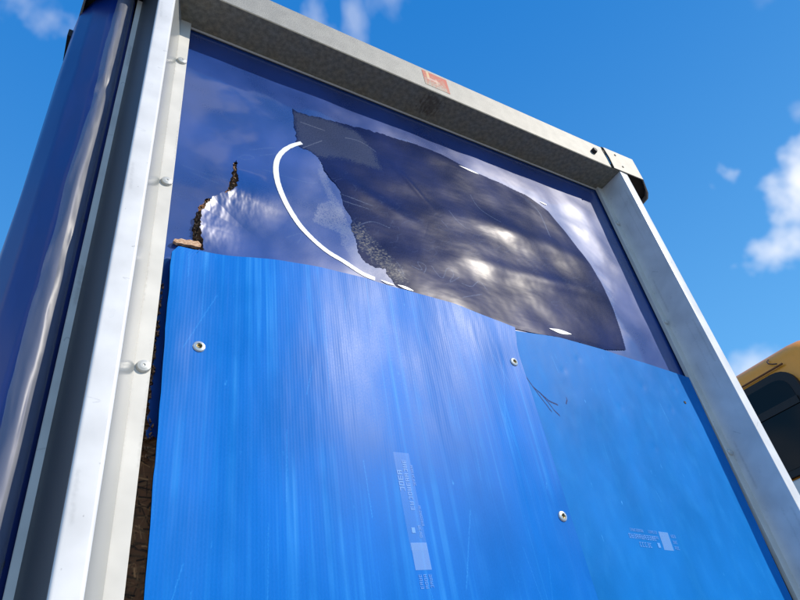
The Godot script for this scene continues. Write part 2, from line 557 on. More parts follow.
	for y in range(0, int(hh * 0.5)):
		for x in range(int(w * 0.15), int(w * 0.5)):
			if Geometry2D.is_point_in_polygon(Vector2(x, y) + Vector2(n_edge.get_noise_2d(x * 0.02, y * 0.02), n_edge.get_noise_2d(y * 0.02, x * 0.02)) * 14.0, pale):
				fi.set_pixel(x, y, fi.get_pixel(x, y).lerp(Color(0.36, 0.37, 0.42), 0.35 + 0.25 * dust.get_pixel(x, y).r))
	var marks := [[300, 150, 322, 141], [345, 138, 360, 142, 376, 152], [331, 192, 350, 199, 372, 207], [327, 195, 345, 203, 368, 210], [355, 228, 372, 223, 390, 229], [448, 212, 456, 222, 466, 230], [441, 222, 447, 229],
		[300, 123, 325, 131], [425, 145, 436, 150], [520, 195, 535, 208, 545, 226, 550, 238], [525, 200, 540, 215, 549, 236], [395, 264, 402, 276, 396, 272, 404, 281], [410, 268, 420, 272, 416, 264, 424, 268, 422, 276],
		[430, 268, 440, 280, 446, 270, 452, 276, 448, 284, 458, 279], [460, 285, 470, 288, 478, 283, 486, 292], [595, 276, 602, 286], [470, 195, 480, 210, 500, 224], [460, 300, 480, 296]]
	for a in marks:
		stroke(fi, bent(uv_px(poly_z(a), fi)), Color(0.64, 0.66, 0.70, 0.6), 0.45, 0.45)
	for k in 260:       # fine scouring, thickest low on the left
		var u := rng.randf_range(330, 600)
		var v := 190.0 + (u - 330.0) * 0.36 + rng.randf_range(-35, 70) * rng.randf()
		var a := rng.randf() * TAU
		var l := rng.randf_range(2, 9)
		stroke(fi, uv_px(poly_z([u, v, u + cos(a) * l, v + sin(a) * l * 0.6, u + cos(a + 0.5) * l * 1.6, v + sin(a + 0.5) * l]), fi), Color(0.50, 0.53, 0.60, rng.randf_range(0.08, 0.3)), 0.35, 0.5)
	for k in 900:       # grit of old glue along the torn left edge
		var t := rng.randf()
		var u := lerpf(346, 398, t) + rng.randf_range(-8, 10)
		var v := lerpf(225, 284, t) + rng.randf_range(-6, 6)
		stroke(fi, uv_px(poly_z([u, v, u + 1.5, v + rng.randf_range(-1, 1)]), fi), Color(0.55, 0.52, 0.48, rng.randf_range(0.2, 0.6)), 0.6, 0.6)
	M.film = mat(Color(1, 1, 1), 1.0)
	M.film.albedo_texture = tex(fi)
	M.film.roughness_texture = tex(fr)
	M.film.metallic_specular = 0.10
	M.film.clearcoat_enabled = true
	M.film.clearcoat = 0.08
	M.film.clearcoat_roughness = 0.24
	M.ring = mat(Color(0.90, 0.91, 0.92), 0.35)
	M.side = mat(Color(0.02, 0.17, 0.46), 0.2)
	M.side.roughness_texture = noise_tex(0.015, Color(0.5, 0.5, 0.5), Color(1, 1, 1), 5, 8, 256)
	M.side.roughness = 0.36
	M.side.uv1_triplanar = true
	# the corner panels: plain blue with a few dark scuffs, and a translucent grey for the roll beside the strip
	var cw := 256
	var chh := 1024
	var co := Image.create(cw, chh, false, Image.FORMAT_RGB8)
	co.fill(Color(0.012, 0.170, 0.47))
	for i in 26:
		var p := Vector2(rng.randf_range(8, 50), rng.randf() * chh)
		stroke(co, PackedVector2Array([p, p + Vector2(rng.randf_range(-4, 8), rng.randf_range(2, 12))]), Color(0.05, 0.08, 0.16, rng.randf_range(0.2, 0.7)), rng.randf_range(0.4, 1.4), 0.8)
	M.corner = mat(Color(1, 1, 1), 0.30)
	M.corner.albedo_texture = tex(co)
	M.raised = mat(Color(0.56, 0.58, 0.62, 0.46), 0.36)
	M.raised.transparency = BaseMaterial3D.TRANSPARENCY_ALPHA
	# the corrugated sheets
	for kind in 2:
		var n := 1024
		var im := Image.create(n, n, false, Image.FORMAT_RGB8)
		var ir := Image.create(n, n, false, Image.FORMAT_RGB8)
		var st1 := noise(0.03, 3, 60 + kind)
		var cl := noise(0.004, 4, 70 + kind).get_image(n, n)
		var fn := noise(0.3, 2, 80 + kind).get_image(n, n)
		for y in n:
			for x in n:
				var c := cl.get_pixel(x, y).r
				var f := fn.get_pixel(x, y).r
				var v := 0.93 + c * 0.12 + (f - 0.5) * 0.05
				var wash := 0.0
				if kind == 0:
					wash = maxf(0.0, st1.get_noise_2d(x * 1.6, y * 0.05)) * 0.75 * maxf(0.0, c * 1.6 - 0.45)
				else:
					wash = maxf(0.0, st1.get_noise_2d(x * 0.5, y * 0.5)) * 0.12
				var col := Color(0.0, 0.425 * v, 0.775 * v) if kind == 0 else Color(0.04, 0.44 * v, 0.745 * v)
				im.set_pixel(x, y, col.lerp(Color(0.45, 0.68, 0.93), wash))
				var r := (0.40 if kind == 0 else 0.44) + (c - 0.5) * 0.14 + (f - 0.5) * 0.06
				ir.set_pixel(x, y, Color(r, r, r))
		for k in (120 if kind == 0 else 20):      # scuffs
			var p := Vector2(rng.randf() * n, rng.randf() * n)
			var l := rng.randf_range(15, 140) if kind == 0 else rng.randf_range(6, 40)
			var lean := rng.randf_range(-0.12, 0.12) if rng.randf() < 0.8 else rng.randf_range(-0.8, 0.8)
			stroke(im, PackedVector2Array([p, p + Vector2(lean * l, l)]), Color(0.42, 0.68, 0.95, rng.randf_range(0.06, 0.26)), rng.randf_range(0.3, 0.9), 0.9)
		for k in (40 if kind == 0 else 90):      # small knocks and specks
			var p := Vector2(rng.randf() * n, rng.randf() * n)
			var l := rng.randf_range(0.5, 7.0)
			stroke(im, PackedVector2Array([p, p + Vector2(rng.randf_range(-0.5, 0.5) * l, l)]), Color(0.40, 0.66, 0.92, rng.randf_range(0.06, 0.26)), rng.randf_range(0.6, 1.8), 1.6)
		if kind == 1:       # dark curved lines beside the joint
			var W := 0.60
			var H := 1.38
			for a in [[521, 367, 526, 377, 533, 387, 540, 393, 549, 401, 558, 405], [540, 393, 548, 402, 554, 410, 560, 416], [533, 387, 541, 398, 552, 412], [566, 404, 567, 400, 566, 397]]:
				var pts := PackedVector2Array()
				for q in poly_z(a, 0.012):
					pts.append(Vector2((q.x - 0.82) / W * n, (2.36 - q.y) / H * n))
				stroke(im, pts, Color(0.02, 0.13, 0.33, 0.75), 1.1, 0.6)
		var m := mat(Color(1, 1, 1), 1.0)
		m.albedo_texture = tex(im)
		m.roughness_texture = tex(ir)
		m.metallic_specular = 0.21 if kind == 0 else 0.18
		M["sheet%d" % kind] = m
	M.sheet_edge = mat(Color(0.10, 0.50, 0.88), 0.45)
	M.washer = mat(Color(0.80, 0.82, 0.82), 0.3, 0.6)
	M.brass = mat(Color(0.42, 0.37, 0.22), 0.45, 0.6)
	M.label = mat(Color(0.26, 0.56, 0.88), 0.5)

# ---------------------------------------------------------------- builders
func screw(parent: Node, at: Vector3, r: float, tall: float) -> void:
	var o := mesh_node("screw", lathe([Vector2(r * 1.0, -0.002), Vector2(r, tall * 0.35), Vector2(r * 0.88, tall * 0.75), Vector2(r * 0.5, tall * 0.97), Vector2(r * 0.2, tall), Vector2(r * 0.12, tall * 0.8), Vector2(0, tall * 0.75)], 20), M.rivet, parent)
	o.position = at
func sheet_screw(parent: Node, at: Vector3) -> void:
	var r := 0.0085
	var o := mesh_node("screw", lathe([Vector2(r * 1.1, -0.001), Vector2(r * 1.1, 0.001), Vector2(r * 0.95, 0.0026), Vector2(r * 0.55, 0.0036), Vector2(r * 0.50, 0.0025)], 22), M.washer, parent)
	o.position = at
	mesh_node("drive_recess", lathe([Vector2(r * 0.52, 0.0026), Vector2(r * 0.35, 0.0022), Vector2(r * 0.2, 0.0006), Vector2(0, 0.0004)], 12), M.brass, o)

func build_kiosk() -> void:
	var k := thing("information_kiosk", "blue information kiosk with aluminium posts, steel lintel and torn display panel", "kiosk")
	# board behind everything
	mesh_node("backing_board", box_mesh(Vector3(0.05, 0.35, -0.0285), Vector3(1.46, 3.012, -0.0085), 0.001), M.strand, k)
	# display panel
	var at := func(u: float, v: float) -> Vector2: return Vector2(lerpf(PX0, PX1, u), lerpf(PY0, PY1, v))
	# coarse cells of 4 mm; a finer field round the tear (a window of whole cells)
	var cw := (PX1 - PX0) / 340.0
	var ch := (PY1 - PY0) / 288.0
	var f0 := Vector2(PX0 + cw * 8, PY0)
	var f1 := Vector2(PX0 + cw * 64, PY0 + ch * 188)
	var coarse := func(x: float, y: float) -> bool:
		return not (x > f0.x and x < f1.x and y > f0.y and y < f1.y) and panel_keep(x, y)
	var pn := mesh_node("display_panel", relief(340, 288, at, panel_h, coarse, Vector2(PX0, PY0), Vector2(PX1, PY1)), M.panel, k)
	var fine_at := func(u: float, v: float) -> Vector2: return Vector2(lerpf(f0.x, f1.x, u), lerpf(f0.y, f1.y, v))
	mesh_node("torn_corner", relief(224, 752, fine_at, panel_h, panel_keep, Vector2(PX0, PY0), Vector2(PX1, PY1)), M.panel, pn)
	# white ring printed as a band of vinyl
	for a in [[[301, 144, 292, 146.5, 284, 151, 278, 158, 275.5, 167, 276, 179, 279, 192, 284, 204, 291, 216, 300, 229, 312, 242, 326, 254, 340, 263, 352, 271, 362, 277, 373, 281.5], 0.0062], [[378, 282.5, 386, 286, 392, 287.5], 0.0026], [[395, 287.5, 402, 290, 411, 293.5], 0.0034],
		[[458, 166.6, 466, 169.8, 478, 175], 0.0035], [[546, 331, 556, 334, 568, 337], 0.0060], [[539, 202.5, 546, 205.5], 0.0028]]:
		var line := PackedVector2Array()
		var raw := poly_z(a[0])
		var cv := Curve2D.new()
		for i in raw.size():
			var tan := (raw[mini(i + 1, raw.size() - 1)] - raw[maxi(i - 1, 0)]) / 6.0
			cv.add_point(raw[i], -tan, tan)
		cv.bake_interval = 0.004
		line = cv.get_baked_points()
		var st := new_st()
		for i in range(0, line.size() - 1):
			var p := line[i]
			var q := line[i + 1]
			if p.distance_to(q) < 1e-5: continue
			var n0 := (line[mini(i + 1, line.size() - 1)] - line[maxi(i - 1, 0)]).normalized().orthogonal()
			var n1 := (line[mini(i + 2, line.size() - 1)] - line[i]).normalized().orthogonal()
			var hw: float = a[1]
			var w0 := hw * (0.75 + 0.25 * sin(PI * i / line.size())) * (1.0 + 0.10 * n_small.get_noise_1d(i * 0.02))
			var w1 := hw * (0.75 + 0.25 * sin(PI * (i + 1) / line.size())) * (1.0 + 0.10 * n_small.get_noise_1d((i + 1) * 0.02))
			if a[0].size() < 10:
				w0 = hw * sin(PI * i / line.size()); w1 = hw * sin(PI * (i + 1) / line.size())
			var c := [p + n0 * w0, p - n0 * w0, q - n1 * w1, q + n1 * w1]
			var c3 := []
			for e in c: c3.append(Vector3(e.x, e.y, (panel_h(e.x, e.y) if a[0].size() > 10 else maxf(panel_h(e.x, e.y), film_h(e.x, e.y))) + 0.0009))
			quad(st, c3[0], c3[1], c3[2], c3[3], Vector3.BACK)
		mesh_node("white_ring", st.commit(), M.ring, pn)
	# the dark film
	var lo := film_area[0]
	var hi := film_area[0]
	for p in film_area:
		lo = lo.min(p); hi = hi.max(p)
	var fat := func(u: float, v: float) -> Vector2: return Vector2(lerpf(lo.x, hi.x, u), lerpf(lo.y, hi.y, v))
	var fkeep := func(x: float, y: float) -> bool:
		var p := Vector2(x + n_edge.get_noise_2d(x * 0.5, y * 0.5) * 0.006, y + n_edge.get_noise_2d(x * 0.5 + 5.0, y * 0.5) * 0.006)
		if x > 0.62: p = Vector2(x, y)
		if y < top_at(x) + 0.0015 + 0.002 * n_edge.get_noise_2d(x * 0.4, 2.0): return false
		return Geometry2D.is_point_in_polygon(p, film_area)
	mesh_node("dark_film", relief(560, 330, fat, film_h, fkeep, Vector2(PX0, PY0), Vector2(PX1, PY1)), M.film, pn)
	# pale fibres along the tear
	var fb := new_st()
	for i in 150:
		var t := rng.randf() * (tear_line.size() - 2)
		var c: Vector2 = tear_line[int(t)].lerp(tear_line[int(t) + 1], t - int(t)) + Vector2(rng.randf_range(-0.005, 0.001), rng.randf_range(-0.003, 0.003))
		var a := rng.randf() * TAU
		var d := Vector2(cos(a), sin(a)) * rng.randf_range(0.0008, 0.0030)
		var o := d.orthogonal().normalized() * rng.randf_range(0.0002, 0.0007)
		var z := rng.randf_range(-0.005, 0.004)
		plate(fb, PackedVector2Array([c - d - o, c - d + o, c + d]), z, z + 0.0006)
	mesh_node("torn_fibres", fb.commit(), M.splinter, pn).set_meta("kind", "stuff")
	# splinter of board and chips in the gap
	var st := new_st()
	plate(st, poly_z([172, 244, 173.5, 242.2, 177, 242.6, 180, 242.0, 185, 243.4, 189, 243.0, 193, 244.6, 196.5, 244.2, 200, 248, 199, 250.5, 194, 249.8, 190, 248.4, 184, 247.9, 180, 246.7, 175.5, 246.4]), 0.003, 0.009)
	mesh_node("wood_splinter", st.commit(), M.splinter, pn)
	st = new_st()
	for i in 70:
		var y := rng.randf_range(1.97, 2.26)
		var x := 0.1275 + rng.randf_range(-0.001, 0.004) * (1.0 if y > 2.03 else 3.0)
		var a := rng.randf_range(-0.7, 0.7)
		var l := rng.randf_range(0.0012, 0.004)
		var d := Vector2(sin(a), cos(a)) * l
		var o := Vector2(cos(a), -sin(a)) * rng.randf_range(0.0006, 0.0018)
		var c := Vector2(x, y)
		plate(st, PackedVector2Array([c - d - o, c - d + o, c + d * 1.2, c + d * 0.4 - o]), -0.004, rng.randf_range(0.000, 0.004))
	mesh_node("wood_chips", st.commit(), M.chips, pn).set_meta("kind", "stuff")

	# posts
	var lp := rounded(PackedVector2Array([Vector2(0.0455, FRONT), Vector2(0.0755, FRONT), Vector2(0.1024, STRIP - 0.002), Vector2(0.1024, -0.06), Vector2(0.0202, -0.06), Vector2(0.0202, STRIP - 0.002)]), 0.0035, 5)
	st = new_st()
	pull(st, lp, 0.0, 3.08, true)
	var post := mesh_node("corner_post", st.commit(), M.white, k)
	for t in [[Vector2(0.0755, FRONT), Vector2(0.1024, STRIP + 0.0005), 1.0, "grey_trim"], [Vector2(0.0455, FRONT), Vector2(0.0202, STRIP + 0.0005), -1.0, "dark_trim"]]:
		var d: Vector2 = (t[1] - t[0]).normalized()
		var o: Vector2 = Vector2(-d.y, d.x)
		if o.x * t[2] < 0.0: o = -o
		var s0: Vector2 = t[0] + d * 0.0034
		st = new_st()
		pull(st, PackedVector2Array([s0 + o * 0.0004, t[1] + o * 0.0010, t[1] - o * 0.004, s0 - o * 0.004]), 0.0, 3.08)
		mesh_node("side_trim", st.commit(), M[t[3]], post)
	var rp := rounded(PackedVector2Array([Vector2(1.4365, FRONT), Vector2(1.470, FRONT), Vector2(1.476, 0.03), Vector2(1.476, -0.06), Vector2(1.4365, -0.06)]), 0.0016, 4)
	st = new_st()
	pull(st, rp, 0.0, 3.0125, true)
	mesh_node("corner_post", st.commit(), M.white, k)
	# strips that hold the panel
	var strip_l := mesh_node("retaining_strip", box_mesh(Vector3(0.1000, 0.06, 0.0045), Vector3(0.1252, SOFFIT - 0.001, STRIP), 0.0008), M.cream, k)
	var strip_r := mesh_node("retaining_strip", box_mesh(Vector3(1.4144, 0.06, 0.0045), Vector3(1.4375, SOFFIT - 0.001, STRIP), 0.0008), M.cream, k)
	mesh_node("retaining_strip", box_mesh(Vector3(0.1256, SOFFIT - 0.0055, 0.0038), Vector3(1.4140, SOFFIT - 0.0005, 0.0075), 0.0006), M.cream, k)
	mesh_node("retaining_strip", box_mesh(Vector3(0.0095, 0.4, -0.004), Vector3(0.0215, 3.02, STRIP), 0.0008), M.cream, k)
	for y in [2.8500, 2.4730, 2.0945]:
		screw(strip_l, Vector3(0.1150, y, STRIP), 0.0098, 0.0060)
		screw(strip_r, Vector3(1.4258, y, STRIP), 0.0080, 0.0055)
	# lintel
	var lt := mesh_node("lintel", box_mesh(Vector3(0.0765, SOFFIT, -0.06), Vector3(1.4062, 3.1105, FRONT), 0.0012), M.zinc, k)
	mesh_node("underside", box_mesh(Vector3(0.0775, SOFFIT - 0.002, 0.0082), Vector3(1.4362, SOFFIT + 0.006, FRONT - 0.0008), 0.0008), M.shaded_grime, lt)
	var bolt := mesh_node("bolt", lathe([Vector2(0.010, -0.001), Vector2(0.010, 0.009), Vector2(0.008, 0.0115), Vector2(0, 0.0115)], 6), M.dark_metal, lt)
	bolt.position = Vector3(1.341, 3.060, FRONT)
	# sticker on the lintel
	var si := Image.create(96, 80, false, Image.FORMAT_RGB8)
	var sn := noise(0.09, 3, 91)
	for y in 80:
		for x in 96:
			var f := clampf(1.05 - y / 80.0 * 1.0 + sn.get_noise_2d(x, y) * 0.6, 0.0, 1.0)
			if x > 84: f = minf(1.0, f + 0.5)
			var c := Color(0.62, 0.60, 0.54).lerp(Color(0.72, 0.28, 0.17), f * 0.95)
			if x > 14 and x < 25 and y < 44: c = c.lerp(Color(0.82, 0.72, 0.52), 0.85)
			if x > 14 and x < 56 and y > 32 and y < 44: c = c.lerp(Color(0.78, 0.66, 0.62), 0.75)
			if (x > 46 and x < 54 and y > 26 and y < 60) or (x > 40 and x < 62 and y > 38 and y < 45): c = c.lerp(Color(0.80, 0.68, 0.58), 0.6)
			si.set_pixel(x, y, c)
	var sm := mat(Color(1, 1, 1), 0.6)
	sm.albedo_texture = tex(si)
	var qm := QuadMesh.new()
	qm.size = Vector2(0.080, 0.066)
	var sk := mesh_node("sticker", qm, sm, lt)
	sk.position = Vector3(0.751, 3.0665, FRONT + 0.0006)
	var ri := Image.create(64, 64, false, Image.FORMAT_RGBA8)
	var rn := noise(0.10, 4, 92)
	for y in 64:
		for x in 64:
			var e := Vector2((x - 32) / 30.0, (y - 32) / 31.0).length()
			var f := clampf((0.75 - e + rn.get_noise_2d(x * 1.6, y * 0.5) * 0.9) * 1.3, 0.0, 0.28)
			ri.set_pixel(x, y, Color(0.34, 0.20, 0.10, f))
	var rm := mat(Color(1, 1, 1), 0.9)
	rm.albedo_texture = tex(ri)
	rm.transparency = BaseMaterial3D.TRANSPARENCY_ALPHA
	var rq := QuadMesh.new()
	rq.size = Vector2(0.09, 0.08)
	var ro := mesh_node("rust_stain", rq, rm, lt)
	ro.transform = Transform3D(Basis(Vector3.RIGHT, PI / 2), Vector3(0.745, SOFFIT - 0.0026, 0.054))
	# roof corners: folded steel caps with dark hollow undersides
	for side in 2:
		var f := func(x: float) -> float: return x if side == 1 else 1.5455 - x
		var outer := [Vector2(1.4065, 0.0985), Vector2(1.5405, 0.1005), Vector2(1.605, 0.064), Vector2(1.6255, 0.0445), Vector2(1.636, -0.02), Vector2(1.650, -0.19)]
		var p := PackedVector2Array()
		for q in outer: p.append(Vector2(f.call(q.x), q.y))
		for i in range(outer.size() - 1, -1, -1):
			var q: Vector2 = outer[i]
			p.append(Vector2(f.call(q.x - (0.004 if i > 1 else 0.0)), q.y - (0.003 if i < 4 else 0.0)))
		st = new_st()
		pull(st, p, SOFFIT - 0.001, 3.1115)
		var cap := mesh_node("roof_corner_cap", st.commit(), M.zinc, k)
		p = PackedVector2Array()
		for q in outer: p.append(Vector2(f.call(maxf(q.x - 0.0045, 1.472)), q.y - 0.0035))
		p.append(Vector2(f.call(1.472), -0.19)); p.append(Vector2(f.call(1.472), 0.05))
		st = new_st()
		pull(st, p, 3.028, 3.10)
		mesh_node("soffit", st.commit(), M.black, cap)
		st = new_st()
		tube(st, [Vector3(f.call(1.4005), 3.113, 0.094), Vector3(f.call(1.4015), 3.10, 0.0985), Vector3(f.call(1.4055), 3.06, 0.099), Vector3(f.call(1.4050), 3.012, 0.0985)], 0.0026)
		mesh_node("rubber_joint", st.commit(), M.black, cap)
		if side == 1:
			for h in [[1.450, 3.0915], [1.460, 3.0385]]:
				var o := mesh_node("rivet_hole", lathe([Vector2(0.0042, 0.0), Vector2(0.0036, 0.0012), Vector2(0, 0.0006)], 10), M.black, cap)
				o.position = Vector3(h[0], h[1], 0.0994)
		else:
			# the drip tab at the far end of the left cap
			st = new_st()
			plate(st, PackedVector2Array([Vector2(-0.110, 3.005), Vector2(-0.092, 3.005), Vector2(-0.092, 3.03), Vector2(-0.110, 3.03)]), -0.19, -0.12)
			mesh_node("drip_tab", st.commit(), M.dark_metal, cap)
	# curved blue corner panels and the walls behind
	for side in 2:
		corner_panel(k, side)
	mesh_node("roof_plate", box_mesh(Vector3(-0.08, 3.06, -0.75), Vector3(1.62, 3.10, -0.062), 0.002), M.zinc, k)
	mesh_node("rear_wall", box_mesh(Vector3(-0.09, 0.05, -0.76), Vector3(1.635, 3.058, -0.73), 0.003), M.side, k)
	mesh_node("lower_panel", box_mesh(Vector3(0.1030, 0.05, -0.012), Vector3(1.436, 0.96, 0.004), 0.002), M.side, k)

func corner_panel(k: Node, side: int) -> void:
	# plan curve from the strip round the corner, with a loose roll beside the strip
	var cv := Curve2D.new()
	var plan := [Vector2(0.0105, 0.004), Vector2(0.002, 0.016), Vector2(-0.015, 0.022), Vector2(-0.037, 0.010), Vector2(-0.070, -0.024), Vector2(-0.094, -0.066), Vector2(-0.101, -0.12), Vector2(-0.101, -0.40), Vector2(-0.099, -0.73)]
	for i in plan.size():
		var tan: Vector2 = (plan[mini(i + 1, plan.size() - 1)] - plan[maxi(i - 1, 0)]) / 6.0
		cv.add_point(plan[i], -tan, tan)
	var L := cv.get_baked_length()
	var nx := 90
	var ny := 200
	var V := PackedVector3Array()
	var N := PackedVector3Array()
	var I := PackedInt32Array()
	var T := PackedVector2Array()
	var n := noise(1.0, 3, 77 + side)
	for j in ny + 1:
		var y := lerpf(0.1, 3.025, float(j) / ny)
		for i in nx + 1:
			var t := pow(float(i) / nx, 1.7)
			var q := cv.sample_baked(t * L)
			var q2 := cv.sample_baked(minf(t * L + 0.004, L))
			var q1 := cv.sample_baked(maxf(t * L - 0.004, 0.0))
			var nn := Vector2(-(q2 - q1).y, (q2 - q1).x).normalized() * -1.0
			if nn.y < 0.0 and t < 0.1: nn = -nn
			var raised := smoothstep(0.0, 0.018, t * L) * (1.0 - smoothstep(0.05, 0.20, t * L))
			var dent := exp(-pow((y - 2.66) / 0.035, 2.0)) * exp(-pow((t * L - 0.03) / 0.028, 2.0)) * -0.0045
			dent += exp(-pow((y - 2.25) / 0.05, 2.0)) * exp(-pow((t * L - 0.022) / 0.012, 2.0)) * -0.003
			var d := raised * (n.get_noise_2d(y * 1.6, 3.0) * 0.006 + n.get_noise_2d(y * 3.0, t * L * 8.0) * 0.0008) + dent + n.get_noise_2d(y * 1.2, t * L * 3.0) * 0.003 * minf(1.0, t * L / 0.05)
			q += nn * d
			# the edge pulls away from its strip towards the top
			q.x += -0.004 * smoothstep(2.85, 3.0, y) * (1.0 - smoothstep(0.0, 0.06, t * L))
			T.append(Vector2(t * L / 0.20, 1.0 - (y - 0.1) / 2.925))
			V.append(Vector3(q.x if side == 0 else 1.5455 - q.x, y, q.y))
	var w := nx + 1
	for j in ny + 1:
		for i in w:
			var a := V[j * w + mini(i + 1, nx)] - V[j * w + maxi(i - 1, 0)]
			var b := V[mini(j + 1, ny) * w + i] - V[maxi(j - 1, 0) * w + i]
			var nr := b.cross(a).normalized()
			N.append(nr if side == 0 else -nr)
	for j in ny:
		for i in nx:
			var q := j * w + i
			I.append_array([q, q + w + 1, q + w, q, q + 1, q + w + 1] if side == 0 else [q, q + w, q + w + 1, q, q + w + 1, q + 1])
	var arr := []
	arr.resize(Mesh.ARRAY_MAX)
	arr[Mesh.ARRAY_VERTEX] = V; arr[Mesh.ARRAY_NORMAL] = N; arr[Mesh.ARRAY_INDEX] = I; arr[Mesh.ARRAY_TEX_UV] = T
	var mesh := ArrayMesh.new()
	mesh.add_surface_from_arrays(Mesh.PRIMITIVE_TRIANGLES, arr)
	var cp := mesh_node("curved_corner_panel", mesh, M.corner, k)
	if side == 1: return
	# translucent grey roll standing off the panel beside the strip
	V = PackedVector3Array(); N = PackedVector3Array(); I = PackedInt32Array()
	var m := 14
	for j in ny + 1:
		var y := lerpf(1.2, 3.01, float(j) / ny)
		var a0 := 0.011 + n.get_noise_2d(y * 1.5, 60.0) * 0.004
		var a1 := 0.043 + (3.0 - y) * 0.005 + n.get_noise_2d(y * 1.3, 40.0) * 0.010 + n.get_noise_2d(y * 7.0, 50.0) * 0.0025
		for i in m + 1:
			var t := float(i) / m
			var q := cv.sample_baked(lerpf(a0, a1, t))
			var kink := 1.0 - 0.75 * exp(-pow((y - 2.66) / 0.02, 2.0)) - 0.4 * exp(-pow((y - 2.26) / 0.03, 2.0))
			var lift := 0.004 + 0.0075 * sin(PI * t) * kink + n.get_noise_2d(y * 6.0, t * 2.0) * 0.0022
			V.append(Vector3(q.x - lift * 0.45 * t, y, q.y + lift))
	w = m + 1
	for j in ny + 1:
		for i in w:
			var a := V[j * w + mini(i + 1, m)] - V[j * w + maxi(i - 1, 0)]
			var b := V[mini(j + 1, ny) * w + i] - V[maxi(j - 1, 0) * w + i]
			N.append(b.cross(a).normalized())
	for j in ny:
		for i in m:
			var q := j * w + i
			I.append_array([q, q + w + 1, q + w, q, q + 1, q + w + 1])
	arr = []
	arr.resize(Mesh.ARRAY_MAX)
	arr[Mesh.ARRAY_VERTEX] = V; arr[Mesh.ARRAY_NORMAL] = N; arr[Mesh.ARRAY_INDEX] = I
	mesh = ArrayMesh.new()
	mesh.add_surface_from_arrays(Mesh.PRIMITIVE_TRIANGLES, arr)
	mesh_node("grey_roll", mesh, M.raised, cp)

# top line of the two sheets, left to right
var sheet_top := PackedVector2Array()
func top_at(x: float) -> float:
	for i in sheet_top.size() - 1:
		if x <= sheet_top[i + 1].x:
			var t := clampf((x - sheet_top[i].x) / (sheet_top[i + 1].x - sheet_top[i].x), 0.0, 1.0)
			return lerpf(sheet_top[i].y, sheet_top[i + 1].y, t * t * (3.0 - 2.0 * t) * 0.3 + t * 0.7)
	return sheet_top[sheet_top.size() - 1].y
const SY0 := 0.98
func sheet0_h(x: float, y: float) -> float:
	var h := 0.0200 + 0.0044 * cos((x - 0.355 - (2.3 - y) * 0.06) * TAU / 0.37) * smoothstep(1.2, 2.3, y) * smoothstep(0.13, 0.22, x) * (1.0 - smoothstep(0.68, 0.80, x))
	h += n_wave.get_noise_2d(x * 1.2 + 3.0, y * 0.35) * 0.0012 + n_small.get_noise_2d(x * 1.3, y * 0.25) * 0.00035
	h += 0.00003 * sin(x * TAU / 0.0049)
	for c in [Vector2(0.188, 2.142), Vector2(0.813, 2.229), Vector2(0.820, 1.916)]:
		h -= 0.0012 * exp(-Vector2(x, y).distance_squared_to(c) / 0.0016)
	return h
func sheet1_h(x: float, y: float) -> float:
	var h := 0.0125 + n_wave.get_noise_2d(x * 0.7 + 13.0, y * 0.7) * 0.0016 * smoothstep(0.82, 0.9, x) * smoothstep(1.42, 1.36, x) + n_small.get_noise_2d(x * 0.6 + 3.0, y * 0.6) * 0.0004
	for c in [[1.02, 2.28], [1.10, 2.17], [1.21, 2.24], [1.28, 2.19], [0.96, 2.24], [1.16, 2.08], [1.33, 2.25]]:
		h -= 0.0006 * exp(-Vector2(x, y).distance_squared_to(Vector2(c[0], c[1])) / 0.00006)
	return h

